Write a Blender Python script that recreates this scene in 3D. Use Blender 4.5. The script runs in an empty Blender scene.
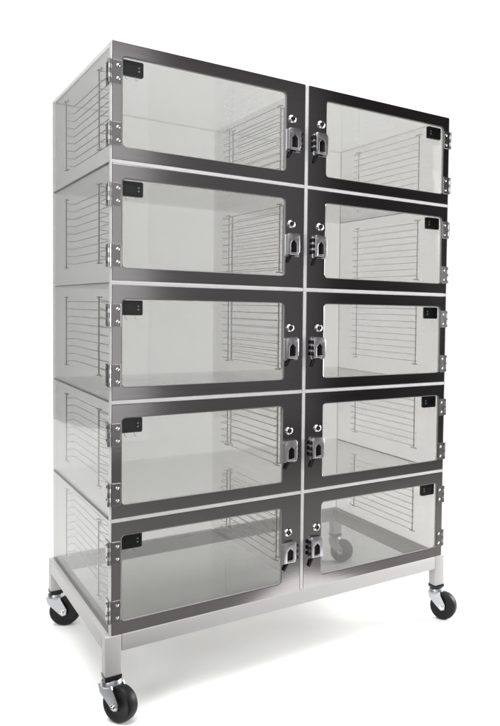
import bpy, bmesh, math, random
from mathutils import Vector, Matrix
random.seed(4)
sc = bpy.context.scene
COL = sc.collection

# ------------------------------------------------------------------ materials
def mat(name):
    m = bpy.data.materials.new(name); m.use_nodes = True
    return m, m.node_tree, m.node_tree.nodes['Principled BSDF']

def simple(name, col, rough=.5, metal=0., spec=.5, bump=0., bscale=(200, 200, 200), rvar=0., cvar=0.):
    m, nt, b = mat(name)
    b.inputs['Base Color'].default_value = (*col, 1)
    b.inputs['Roughness'].default_value = rough
    b.inputs['Metallic'].default_value = metal
    b.inputs['Specular IOR Level'].default_value = spec
    if bump or rvar or cvar:
        tc = nt.nodes.new('ShaderNodeTexCoord'); mp = nt.nodes.new('ShaderNodeMapping')
        mp.inputs['Scale'].default_value = bscale
        n = nt.nodes.new('ShaderNodeTexNoise'); n.inputs['Scale'].default_value = 1; n.inputs['Detail'].default_value = 4
        nt.links.new(tc.outputs['Object'], mp.inputs['Vector']); nt.links.new(mp.outputs[0], n.inputs['Vector'])
        if bump:
            bp = nt.nodes.new('ShaderNodeBump'); bp.inputs['Strength'].default_value = bump; bp.inputs['Distance'].default_value = .001
            nt.links.new(n.outputs['Fac'], bp.inputs['Height']); nt.links.new(bp.outputs[0], b.inputs['Normal'])
        if rvar:
            mr = nt.nodes.new('ShaderNodeMapRange')
            mr.inputs['To Min'].default_value = max(.02, rough - rvar); mr.inputs['To Max'].default_value = rough + rvar
            nt.links.new(n.outputs['Fac'], mr.inputs['Value']); nt.links.new(mr.outputs[0], b.inputs['Roughness'])
        if cvar:
            cr = nt.nodes.new('ShaderNodeValToRGB')
            cr.color_ramp.elements[0].position = .3; cr.color_ramp.elements[1].position = .7
            cr.color_ramp.elements[0].color = (*[c * (1 - cvar) for c in col], 1)
            cr.color_ramp.elements[1].color = (*[min(1, c * (1 + cvar)) for c in col], 1)
            nt.links.new(n.outputs['Fac'], cr.inputs['Fac']); nt.links.new(cr.outputs[0], b.inputs['Base Color'])
    return m

def clear(name, tint, ior, rough, haze=0.03):
    """clear, faintly grey plastic sheet: tinted see-through, Fresnel gloss, and a trace of surface haze"""
    m = bpy.data.materials.new(name); m.use_nodes = True
    nt = m.node_tree; nt.nodes.clear()
    out = nt.nodes.new('ShaderNodeOutputMaterial')
    tr = nt.nodes.new('ShaderNodeBsdfTransparent'); tr.inputs['Color'].default_value = (*tint, 1)
    gl = nt.nodes.new('ShaderNodeBsdfGlossy'); gl.inputs['Roughness'].default_value = rough
    df = nt.nodes.new('ShaderNodeBsdfDiffuse'); df.inputs['Color'].default_value = (.8, .8, .78, 1)
    fr = nt.nodes.new('ShaderNodeFresnel'); fr.inputs['IOR'].default_value = ior
    # a thin sheet: the same Fresnel curve on its front and its back face
    geo = nt.nodes.new('ShaderNodeNewGeometry')
    io = nt.nodes.new('ShaderNodeMapRange'); io.inputs['To Min'].default_value = ior; io.inputs['To Max'].default_value = 1 / ior
    nt.links.new(geo.outputs['Backfacing'], io.inputs['Value']); nt.links.new(io.outputs[0], fr.inputs['IOR'])
    tc = nt.nodes.new('ShaderNodeTexCoord')
    n = nt.nodes.new('ShaderNodeTexNoise'); n.inputs['Scale'].default_value = 3.5; n.inputs['Detail'].default_value = 3
    nt.links.new(tc.outputs['Object'], n.inputs['Vector'])
    hz = nt.nodes.new('ShaderNodeMapRange'); hz.inputs['To Min'].default_value = haze * .6; hz.inputs['To Max'].default_value = haze * 1.4
    nt.links.new(n.outputs['Fac'], hz.inputs['Value'])
    bp = nt.nodes.new('ShaderNodeBump'); bp.inputs['Strength'].default_value = .04; bp.inputs['Distance'].default_value = .01
    nt.links.new(n.outputs['Fac'], bp.inputs['Height']); nt.links.new(bp.outputs[0], gl.inputs['Normal'])
    m1 = nt.nodes.new('ShaderNodeMixShader'); m2 = nt.nodes.new('ShaderNodeMixShader')
    nt.links.new(hz.outputs[0], m1.inputs[0]); nt.links.new(tr.outputs[0], m1.inputs[1]); nt.links.new(df.outputs[0], m1.inputs[2])
    nt.links.new(fr.outputs[0], m2.inputs[0]); nt.links.new(m1.outputs[0], m2.inputs[1]); nt.links.new(gl.outputs[0], m2.inputs[2])
    nt.links.new(m2.outputs[0], out.inputs['Surface'])
    return m

M = {}
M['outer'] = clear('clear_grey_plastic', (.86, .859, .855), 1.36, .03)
M['side'] = clear('clear_side_plastic_dimmed', (.755, .757, .757), 1.10, .03)  # same sheet as outer; the left side's dimness is put into its tint
M['base'] = clear('hazy_floor_plastic', (.84, .84, .838), 1.3, .06, .2)
M['top'] = clear('clear_top_plastic', (.935, .935, .932), 1.3, .03)
M['inner'] = clear('clear_plastic', (.988, .987, .985), 1.2, .03, .02)
M['pane'] = clear('clear_door_plastic', (.738, .739, .736), 1.36, .01, .004)
M['steel'] = simple('brushed_stainless', (.38, .365, .37), .14, 1, bump=.06, bscale=(5, 5, 420), rvar=.06)
M['steel_v'] = simple('brushed_stainless_hinge', (.30, .29, .295), .28, 1, bump=.08, bscale=(300, 300, 40), rvar=.08)
M['chrome'] = simple('chrome', (.72, .72, .72), .12, 1, rvar=.04, bscale=(60, 60, 60))
M['zinc'] = simple('zinc_plate', (.46, .47, .49), .34, 1, bump=.1, bscale=(160, 160, 160), rvar=.1)
M['wire'] = simple('steel_wire', (.74, .74, .73), .34, .25, rvar=.08, bscale=(60, 60, 60))
M['edge'] = simple('pale_plastic_edge', (.54, .535, .54), .35, 0, bump=.05, bscale=(30, 30, 30), cvar=.05)
M['white'] = simple('white_powder_coat', (.42, .415, .412), .42, 0, bump=.12, bscale=(900, 900, 900), rvar=.05)
M['black'] = simple('black_plastic', (.008, .008, .010), .3, 0, .35, bump=.03)
M['rubber'] = simple('black_rubber', (.006, .006, .007), .45, 0, .25, bump=.1, bscale=(120, 120, 120), rvar=.1)
M['lcd'] = simple('dark_display', (.010, .016, .018), .2)
M['dots'] = simple('white_print', (.75, .75, .75), .5)
M['satin'] = simple('satin_nickel', (.52, .51, .53), .33, 1, bump=.08, bscale=(90, 90, 90), rvar=.1)
M['gasket'] = simple('grey_gasket', (.28, .28, .28), .4)
M['seam'] = simple('dark_joint', (.10, .10, .105), .5)
M['paper'] = simple('white_paper', (.9, .9, .895), .85, spec=.1, bump=.02, bscale=(40, 40, 40))
M['dfloor'] = simple('dark_studio_floor', (.14, .137, .133), .6, bump=.05, bscale=(20, 20, 20), cvar=.15)

# ------------------------------------------------------------------ mesh helpers
class MB:
    def __init__(s): s.bm = bmesh.new(); s.mats = []
    def _mi(s, m):
        if m not in s.mats: s.mats.append(m)
        return s.mats.index(m)
    def _merge(s, b2, m, mtx=None):
        mi = s._mi(m)
        if mtx is not None: bmesh.ops.transform(b2, matrix=mtx, verts=b2.verts)
        vm = {v: s.bm.verts.new(v.co) for v in b2.verts}
        for f in b2.faces:
            try:
                nf = s.bm.faces.new([vm[v] for v in f.verts]); nf.material_index = mi
            except ValueError: pass
        b2.free()
    def box(s, a, b, m, bev=0., seg=2, mtx=None):
        b2 = bmesh.new(); bmesh.ops.create_cube(b2, size=1)
        c = [(a[i] + b[i]) / 2 for i in range(3)]; d = [abs(b[i] - a[i]) for i in range(3)]
        for v in b2.verts: v.co = Vector([c[i] + v.co[i] * d[i] for i in range(3)])
        if bev: bmesh.ops.bevel(b2, geom=b2.edges[:], offset=bev, segments=seg, affect='EDGES', profile=.5)
        s._merge(b2, m, mtx); return s
    def tube(s, pts, r, m, n=8, closed_caps=True):
        """round bar through points"""
        b2 = bmesh.new(); pts = [Vector(p) for p in pts]; rings = []
        for i, p in enumerate(pts):
            t = (pts[min(i + 1, len(pts) - 1)] - pts[max(i - 1, 0)]).normalized()
            u = t.orthogonal().normalized() if i == 0 else (rings_u - t * rings_u.dot(t)).normalized()
            rings_u = u; w = t.cross(u)
            rings.append([b2.verts.new(p + (u * math.cos(2 * math.pi * k / n) + w * math.sin(2 * math.pi * k / n)) * r) for k in range(n)])
        for a, b in zip(rings, rings[1:]):
            for k in range(n): b2.faces.new((a[k], a[(k + 1) % n], b[(k + 1) % n], b[k]))
        if closed_caps: b2.faces.new(rings[0][::-1]); b2.faces.new(rings[-1])
        s._merge(b2, m); return s
    def lathe(s, prof, m, n=32, mtx=None):
        """profile (r, h) turned about local Z"""
        b2 = bmesh.new(); rings = []
        for r, h in prof:
            if r < 1e-6: rings.append([b2.verts.new((0, 0, h))])
            else: rings.append([b2.verts.new((r * math.cos(2 * math.pi * k / n), r * math.sin(2 * math.pi * k / n), h)) for k in range(n)])
        for a, b in zip(rings, rings[1:]):
            for k in range(n):
                k2 = (k + 1) % n
                if len(a) == 1 and len(b) == 1: continue
                if len(a) == 1: b2.faces.new((a[0], b[k2], b[k]))
                elif len(b) == 1: b2.faces.new((a[k], a[k2], b[0]))
                else: b2.faces.new((a[k], a[k2], b[k2], b[k]))
        bmesh.ops.recalc_face_normals(b2, faces=b2.faces)
        s._merge(b2, m, mtx); return s
    def prism(s, outer, t0, t1, m, inner=None, bev=0., mtx=None):
        """outline in the XZ plane (optionally with a hole) given thickness from y=t0 to t1"""
        b2 = bmesh.new(); es = []
        for loop in [outer] + ([inner] if inner else []):
            vs = [b2.verts.new((x, t1, z)) for x, z in loop]
            es += [b2.edges.new((vs[i], vs[(i + 1) % len(vs)])) for i in range(len(vs))]
        bmesh.ops.triangle_fill(b2, use_beauty=True, use_dissolve=False, edges=es)
        r = bmesh.ops.extrude_face_region(b2, geom=b2.faces[:])
        for v in [g for g in r['geom'] if isinstance(g, bmesh.types.BMVert)]: v.co.y = t0
        bmesh.ops.recalc_face_normals(b2, faces=b2.faces)
        if bev:
            sharp = [e for e in b2.edges if len(e.link_faces) == 2 and e.calc_face_angle() > 1.2 and abs(e.verts[0].co.y - t0) < 1e-6 and abs(e.verts[1].co.y - t0) < 1e-6]
            bmesh.ops.bevel(b2, geom=sharp, offset=bev, segments=2, affect='EDGES', profile=.5)
        s._merge(b2, m, mtx); return s
    def build(s, name, parent=None, ang=35):
        bmesh.ops.recalc_face_normals(s.bm, faces=s.bm.faces)
        me = bpy.data.meshes.new(name); s.bm.to_mesh(me); s.bm.free()
        for m in s.mats: me.materials.append(m)
        for p in me.polygons: p.use_smooth = True
        me.set_sharp_from_angle(angle=math.radians(ang))
        o = bpy.data.objects.new(name, me); COL.objects.link(o)
        if parent: o.parent = parent
        return o

def empty(name, loc, label, cat):
    o = bpy.data.objects.new(name, None); COL.objects.link(o)
    o.location = loc; o.empty_display_size = .1
    o['label'] = label; o['category'] = cat
    return o

def copy_tree(o, parent, off):
    c = o.copy(); COL.objects.link(c); c.parent = parent
    c.location = o.location + Vector(off)
    for ch in list(o.children):
        d = ch.copy(); COL.objects.link(d); d.parent = c
    return c

def rrect(x0, x1, z0, z1, r, n=7):
    pts = []
    for cx, cz, a0 in ((x1 - r, z1 - r, 0), (x0 + r, z1 - r, 90), (x0 + r, z0 + r, 180), (x1 - r, z0 + r, 270)):
        for k in range(n + 1):
            a = math.radians(a0 + 90 * k / n); pts.append((cx + r * math.cos(a), cz + r * math.sin(a)))
    return pts

# ------------------------------------------------------------------ dimensions (metres)
W, D, T = 1.087, .748, .31          # cabinet width, depth, pitch of the five tiers
ZB, ZT = .0075, 1.5425              # underside and top of the cabinet
FLOOR = -.222
P = .008                            # sheet thickness
XM = W / 2

# ------------------------------------------------------------------ setting
SWC, SWA = Vector((.55, .4, 0)), math.radians(-41)     # the sweep faces the photographer
def sweep():
    bm = bmesh.new(); prof = [(-.715, FLOOR), (1.0, FLOOR), (2.4, FLOOR)]
    for k in range(1, 13):
        a = math.pi / 2 * k / 12; prof.append((2.4 + 1.2 * math.sin(a), FLOOR + 1.2 * (1 - math.cos(a))))
    prof += [(3.6, 2.4), (3.6, 5.0)]
    mt = Matrix.Translation(SWC) @ Matrix.Rotation(SWA, 4, 'Z')
    # a tongue of paper under the cabinet, a wide roll behind it
    prof.insert(1, (.25, FLOOR))
    rows = [[bm.verts.new(mt @ Vector((x, y + (.0775 * (x + .1) if i == 0 else 0), z))) for x in ((-4.2, -.3, .98) if i == 0 else (-4.2, -.3, .98, 4.5))] for i, (y, z) in enumerate(prof)]
    for a, b in zip(rows, rows[1:]):
        for k in range(len(a) - 1): bm.faces.new((a[k], a[k + 1], b[k + 1], b[k]))
    me = bpy.data.meshes.new('backdrop'); bm.to_mesh(me); bm.free(); me.materials.append(M['paper'])
    for p in me.polygons: p.use_smooth = True
    o = bpy.data.objects.new('backdrop', me); COL.objects.link(o); o['kind'] = 'structure'; o['label'] = 'seamless white paper sweep under and behind the cabinet'
sweep()
g = MB().box((-9, -9, FLOOR - .06), (10, 8, FLOOR - .004), M['dfloor']).build('floor'); g['kind'] = 'structure'

# ------------------------------------------------------------------ cabinet
cab = empty('desiccator_cabinet', (0, 0, 0), 'clear plastic storage cabinet with ten steel framed see-through doors, standing on the white wheeled frame', 'cabinet')

GAP = .0022
for x0, x1 in ((0, P), (W - P, W)):
    for k in range(5):
        z0 = ZB if k == 0 else k * T + GAP
        z1 = ZT - .001 if k == 4 else (k + 1) * T - GAP
        MB().box((x0, .009, z0), (x1, D - P - .001, z1), M['side' if x0 < .1 else 'outer'], .0008, 1).build('side_panel', cab)  # left panels take the copy with shade in its tint
    sm = MB()
    for k in range(1, 5):
        sm.box((x0 + .0006, .0095, k * T - .0014), (x1 - .0006, D - P - .0015, k * T + .0014), M['seam'])
    sm.build('joint_seam', cab)
MB().box((.0005, D - P, ZB + .0005), (W - .0005, D, ZT - .0015), M['outer'], .0008, 1).build('back_panel', cab)
MB().box((XM - P / 2, .009, ZB + P + .001), (XM + P / 2, D - P - .001, ZT - P - .0015), M['inner']).build('partition', cab)
for k in range(6):
    zc = ZB + P / 2 if k == 0 else (ZT - P / 2 - .001 if k == 5 else k * T)
    for x0, x1 in ((P + .001, XM - P / 2 - .001), (XM + P / 2 + .001, W - P - .001)):
        MB().box((x0, .009, zc - P / 2), (x1, D - P - .001, zc + P / 2), M['base' if k == 0 else 'top' if k == 5 else 'inner']).build('shelf_panel' if 0 < k < 5 else ('floor_panel' if k == 0 else 'top_panel'), cab)
# pale edges of the sheets between the doors
ff = MB(); y0, y1 = -.0080, .0085; h = .0048
for x0, x1 in ((-.0002, .0026), (XM - h, XM + h), (W - .0026, W + .0002)):
    ff.box((x0, y0, ZB - .0002), (x1, y1, ZT), M['edge'], .0006, 1)
for k in range(6):
    z0, z1 = (k * T - h, k * T + h) if 0 < k < 5 else ((ZB + .0002, ZB + .0025) if k == 0 else (ZT - .0028, ZT - .0004))
    for x0, x1 in ((.0028, XM - h - .0002), (XM + h + .0002, W - .0028)):
        ff.box((x0, y0 + .0006, z0), (x1, y1, z1), M['edge'], .0006, 1)
ff.build('face_frame', cab)

# --- doors -----------------------------------------------------------------
def door(mirror):
    """left-hand door in local coordinates: x from its hinge edge, z from its tier base"""
    X = (lambda x: W - x) if mirror else (lambda x: x)
    sg = -1 if mirror else 1
    def bx(mb, a, b, m, bev=0., seg=2): return mb.box((X(a[0]), a[1], a[2]), (X(b[0]), b[1], b[2]), m, bev, seg)
    x0, x1, z0, z1 = .0032, XM - h - .0008, h + .0008, T - h - .0008
    wx0, wx1, wz0, wz1 = .0265, .4775, .0385, .2695
    YF, YB = -.0075, -.0005
    def q(l): return [(X(a), b) for a, b in l]
    fr = MB().prism(q([(x0, z0), (x1, z0), (x1, z1), (x0, z1)]), YF, YB, M['steel'], q(rrect(wx0, wx1, wz0, wz1, .011)), .0008)
    d = fr.build('door', cab, 15)
    MB().box((X(wx0 - .012), .0002, wz0 - .012), (X(wx1 + .012), .0062, wz1 + .012), M['pane'], .0006, 1).build('window', d)
    # clips and gasket lip round the pane, just inside the opening
    g = MB().prism(q(rrect(wx0 - .0005, wx1 + .0005, wz0 - .0005, wz1 + .0005, .0115)), YF + .0022, .0000, M['gasket'], q(rrect(wx0 + .0018, wx1 - .0018, wz0 + .0018, wz1 - .0018, .0092)))
    g.build('gasket', d)
    # digital hygrometer stuck to the corner of the pane
    hx0, hx1, hz1 = wx0 + .0015, wx0 + .0555, wz1 - .0035; hz0 = hz1 - .0395
    hy = MB().prism(q(rrect(hx0, hx1, hz0, hz1, .004, 4)), .0068, .0180, M['black'], None, .0008)
    bx(hy, (hx0 + .007, .00655, hz0 + .010), (hx0 + .035, .0072, hz1 - .010), M['lcd'])
    for dz in (.024, .015):
        hy.lathe([(0, .0003), (.0022, .0003), (.0024, 0), (.0024, -.001)], M['dots'], 12, Matrix.Translation((X(hx0 + .043), .0068, hz0 + dz)) @ Matrix.Rotation(math.pi / 2, 4, 'X'))
    # bent wire lead clip below
    for dx in (.010, .034):
        hy.tube([(X(hx0 + dx), .0085, hz0 + .003), (X(hx0 + dx), .0075, hz0 - .007), (X(hx0 + dx + .005), .0075, hz0 - .0105)], .0006, M['wire'], 6)
    hy.build('hygrometer', d)
    # two butt hinges: leaf on the frame, knuckle on the corner, leaf on the side sheet
    for c in (.226, .070):
        hb = MB(); hh = .0295
        bx(hb, (.0030, -.0096, c - hh), (.0245, -.0078, c + hh), M['steel_v'], .0006, 1)
        bx(hb, (-.0022, .0040, c - hh), (-.0006, .034, c + hh), M['steel_v'], .0005, 1)
        for k in range(5):
            a, b = c - hh + k * .0118 + .0004, c - hh + (k + 1) * .0118 - .0004
            hb.tube([(X(-.0035), -.0075, a), (X(-.0035), -.0075, b)], .0042, M['chrome' if k % 2 else 'steel_v'], 12)
            if k % 2 == 0: bx(hb, (-.003, -.0096, a), (.0035, -.0080, b), M['steel_v'])
            else: bx(hb, (-.0024, -.006, a), (-.0008, .0045, b), M['black'])
        for dz in (-.0165, .0165):
            hb.lathe([(0, .0024), (.0022, .0020), (.0040, .0006), (.0041, 0)], M['chrome'], 14, Matrix.Translation((X(.0165), -.0095, c + dz)) @ Matrix.Rotation(math.pi / 2, 4, 'X'))
            hb.lathe([(0, .0020), (.0020, .0017), (.0036, .0005), (.0037, 0)], M['black'], 14, Matrix.Translation((X(-.0021), .020, c + dz)) @ Matrix.Rotation(-sg * math.pi / 2, 4, 'Y'))
        hb.build('hinge', d)
    # cam lock: chrome bezel, dark recessed keyway
    lk = MB(); mt = Matrix.Translation((X(.496), YF, .194)) @ Matrix.Rotation(math.pi / 2, 4, 'X')
    lk.lathe([(.0125, -.001), (.0125, .002), (.0118, .0045), (.0100, .0070), (.0078, .0078), (.0068, .0070), (.0064, .0052)], M['chrome'], 28, mt)
    lk.lathe([(.0064, .0050), (.0062, .0056), (0, .0056)], M['black'], 20, mt)
    lk.box((X(.496) - .0007, YF - .0062, .190), (X(.496) + .0007, YF - .0054, .198), M['zinc'])
    lk.build('lock', d)
    # compression latch: base plate, peaked arch, ratchet teeth and a black lever
    la = MB()
    bx(la, (.4765, YF - .0024, .098), (.5205, YF - .0001, .162), M['zinc'], .0008, 1)
    arch = [(.478, .103), (.478, .158), (.484, .165), (.514, .167), (.5185, .160), (.5185, .112), (.511, .103), (.508, .108), (.508, .137), (.4985, .147), (.4895, .137), (.4895, .103)]
    la.prism(q(arch), YF - .016, YF - .0024, M['satin'], None, .0022)
    bx(la, (.4900, YF - .006, .098), (.5078, YF - .0025, .144), M['black'], .001, 1)
    for k in range(3):
        bx(la, (.5180, YF - .014, .110 + k * .018), (.5260, YF - .0040, .121 + k * .018), M['black'], .0018, 2)
    la.tube([(X(.4795), YF - .0105, .106), (X(.5165), YF - .0105, .106)], .0040, M['satin'], 14)
    lev = [(.488, .100), (.497, .100), (.4845, .078), (.480, .081)] if not mirror else [(.507, .100), (.516, .100), (.5235, .077), (.519, .074)]
    la.prism(q(lev), YF - .009, YF - .0035, M['black'], None, .001)
    la.build('latch', d)
    return d

# --- wire racks ----------------------------------------------------------------
def rack(x, s):
    """bent-wire shelf rack fixed to a wall at x, reaching out by s (+1 to the right, -1 to the left)"""
    w = MB(); yr, yf, z0, z1 = .582, .160, .058, .272
    for k in range(9):
        z = z0 + .012 + k * (z1 - z0 - .024) / 8
        o = .026 * s
        w.tube([(x + .004 * s, yr, z), (x + o * .9, yr + .002, z), (x + o, yr - .003, z), (x + o, yf - .030, z), (x + o * .9, yf - .034, z), (x + .004 * s, yf - .002, z + .006)], .0011, M['wire'], 6)
    r = w.build('wire_rack', cab)
    for y in (yr, yf):
        p = MB().box((x + .0008 * s, y - .0028, z0), (x + .0038 * s, y + .0028, z1), M['wire'], .0005, 1)
        for z in (z0 - .001, z1 + .001):
            p.tube([(x + .002 * s, y - .019, z), (x + .008 * s, y - .008, z), (x + .008 * s, y + .008, z), (x + .002 * s, y + .019, z)], .0022, M['wire'], 6)
        p.build('post', r)
    return r

protos = [door(False), door(True), rack(P, 1), rack(XM - P / 2, -1), rack(XM + P / 2, 1), rack(W - P, -1)]
for k in range(1, 5):
    for pr in protos: copy_tree(pr, cab, (0, 0, k * T))

# ------------------------------------------------------------------ wheeled stand
st = empty('wheeled_stand', (XM, D / 2, FLOOR), 'white square-tube frame on four black swivel casters, carrying the clear cabinet', 'stand')
ST = Vector(st.location)
def place(o):
    o.location = o.location - ST; return o
A = .040; SX0, SX1, SY0, SY1 = -.012, W + .012, -.010, D + .010; RZ0, RZ1 = -.038, .0070
for y0_ in (SY0, SY1 - A):
    place(MB().box((SX0 + A + .0002, y0_ + .0006, RZ0), (SX1 - A - .0002, y0_ + A - .0006, RZ1 - .0003), M['white'], .0025, 3).build('rail', st))
for x0_ in (SX0, SX1 - A):
    place(MB().box((x0_ + .0006, SY0 + A + .0002, RZ0), (x0_ + A - .0006, SY1 - A - .0002, RZ1 - .0003), M['white'], .0025, 3).build('rail', st))
LB = -.104
def caster(cx, cy, ang, brake):
    # local frame: origin at swivel axis on leg underside, trail along local +Y, wheel axle along local X
    R = .049; tr = .030; wz = FLOOR + R - LB
    f = MB()
    f.lathe([(0, -.006), (.018, -.006), (.024, -.009), (.026, -.014), (.027, -.020), (.024, -.026), (.018, -.029), (0, -.029)], M['zinc'], 28)
    for sx in (-1, 1):
        prof = [(-.024, -.018), (.020, -.018), (tr + .013, wz + .008), (tr + .011, wz - .009), (tr - .002, wz - .013), (tr - .013, wz - .004), (-.018, -.040)]
        mt = Matrix.Rotation(math.pi / 2, 4, 'Z')
        xs = sx * .0195
        b2 = MB(); f.prism([(y, z) for y, z in prof], -.0016, .0016, M['zinc'], None, 0, Matrix.Translation((xs, 0, 0)) @ mt)
    f.box((-.021, -.020, -.022), (.021, .018, -.0185), M['zinc'], .0008, 1)
    c = f.build('caster', st)
    ax = Matrix.Translation((0, tr, wz)) @ Matrix.Rotation(math.pi / 2, 4, 'Y')
    hw = .0155
    w = MB().lathe([(0, -.010), (.014, -.010), (.016, -.013), (.030, -.013), (.034, -.0145), (.043, -.0150), (.0468, -.0125), (.0487, -.0075), (R, 0), (.0487, .0075), (.0468, .0125), (.043, .0150), (.034, .0145), (.030, .013), (.016, .013), (.014, .010), (0, .010)], M['rubber'], 48, ax)
    w.build('wheel', c)
    for s in (-1, 1):
        b = MB().lathe([(0, .0085), (.0035, .0085), (.0058, .0065), (.0062, .0005), (.0085, .0005), (.0085, 0)], M['chrome'], 6 if s > 5 else 18, ax @ Matrix.Translation((0, 0, s * .0211)) @ (Matrix.Rotation(math.pi, 4, 'X') if s < 0 else Matrix.Identity(4)))
        b.build('axle_bolt', c)
    if brake:
        MB().box((-.007, tr + .040, wz + .018), (.007, tr + .064, wz + .026), M['black'], .002, 2).build('brake_pedal', c)
    c.location = Vector((cx, cy, LB)) - ST; c.rotation_euler = (0, 0, math.radians(ang))
for (lx, ly, ang, br) in ((SX0, SY0, -150, False), (SX1 - A, SY0, -150, False), (SX0, SY1 - A, -125, True), (SX1 - A, SY1 - A, -140, False)):
    l = MB().box((lx + .0004, ly + .0004, LB), (lx + A - .0004, ly + A - .0004, RZ1), M['white'], .0025, 3).build('leg', st); place(l)
    cp = MB().box((lx - .001, ly - .001, LB - .006), (lx + A + .001, ly + A + .001, LB + .006), M['black'], .002, 2)
    o = cp.build('leg_cap', st); place(o)
    caster(lx + A / 2, ly + A / 2, ang, br)

# ------------------------------------------------------------------ light
w = bpy.data.worlds.new('World'); sc.world = w; w.use_nodes = True
bg = w.node_tree.nodes['Background']; bg.inputs[0].default_value = (.034, .032, .034, 1); bg.inputs[1].default_value = 1
def area(name, loc, target, sx, sy, power, col=(1, 1, 1)):
    l = bpy.data.lights.new(name, 'AREA'); l.shape = 'RECTANGLE'; l.size = sx; l.size_y = sy; l.energy = power; l.color = col
    o = bpy.data.objects.new(name, l); COL.objects.link(o); o.location = loc
    o.rotation_euler = (Vector(target) - Vector(loc)).to_track_quat('-Z', 'Y').to_euler()
    return o
def sw(x, y, z): return SWC + Matrix.Rotation(SWA, 3, 'Z') @ Vector((x, y, 0)) + Vector((0, 0, z))
area('overhead_softbox', sw(-.2, -1.5, 3.4), sw(-.2, -.1, 0), 3.0, 2.2, 190, (1, 1, .995))
area('backdrop_softbox', sw(-1.1, 1.4, 4.6), sw(-1.1, 3.6, 2.2), 6.0, .8, 150, (1, 1, .99))
area('backdrop_softbox', sw(2.6, 1.4, 1.6), sw(-1.0, 3.6, 1.5), 1.0, 2.4, 55, (1, .95, .90))
area('backdrop_softbox', sw(-5.0, 1.0, 1.6), sw(-2.4, 3.6, 1.3), 1.0, 2.4, 60, (.99, 1, .99))
area('side_fill', sw(2.5, 1.0, .8), sw(0, -.1, FLOOR), 1.6, 1.0, 110)  # added fill lamp, lifts the shadow on the floor under the cabinet
area('front_left_fill', (-3.0, -2.2, 1.7), (.5, .0, .6), 1.6, 1.8, 60)  # added fill for the stand front and the floor beneath it
area('fill_softbox', (-.45, -3.2, 1.3), (-.45, 0, 1.3), 2.9, 2.7, 20, (1, 1, 1))
area('fill_softbox', (1.65, -3.22, 1.3), (1.65, 0, 1.3), 1.3, 2.7, 1.5, (1, .97, .97))

# ------------------------------------------------------------------ camera (solved from the photograph)
S = 1.55
f, cx, cy, cz, yaw, pitch, roll, shx, shy = 730.343330, -0.312497, -1.315597, 0.565883, 0.691667, -0.038948, 0.020939, 220.000000, -23.814574
F = Vector((math.sin(yaw) * math.cos(pitch), math.cos(yaw) * math.cos(pitch), math.sin(pitch)))
r0 = Vector((math.cos(yaw), -math.sin(yaw), 0)); u0 = r0.cross(F)
R = r0 * math.cos(roll) + u0 * math.sin(roll); U = -r0 * math.sin(roll) + u0 * math.cos(roll)
cd = bpy.data.cameras.new('camera'); cam = bpy.data.objects.new('camera', cd); COL.objects.link(cam)
mw = Matrix((R, U, -F)).transposed().to_4x4(); mw.translation = Vector((cx, cy, cz)) * S
cam.matrix_world = mw
cd.sensor_fit = 'AUTO'; cd.sensor_width = 36; cd.lens = 36 * f / 726; cd.shift_x = -shx / 726; cd.shift_y = shy / 726
cd.clip_start = .05; cd.clip_end = 100
sc.camera = cam

sc.render.engine = 'CYCLES'
c = sc.cycles; c.max_bounces = 24; c.transparent_max_bounces = 48; c.glossy_bounces = 8; c.diffuse_bounces = 4; c.transmission_bounces = 8
c.caustics_reflective = False; c.caustics_refractive = False; c.sample_clamp_indirect = 6
v = sc.view_settings; v.view_transform = 'Standard'; v.look = 'None'; v.exposure = 0; v.gamma = 1; v.use_curve_mapping = False
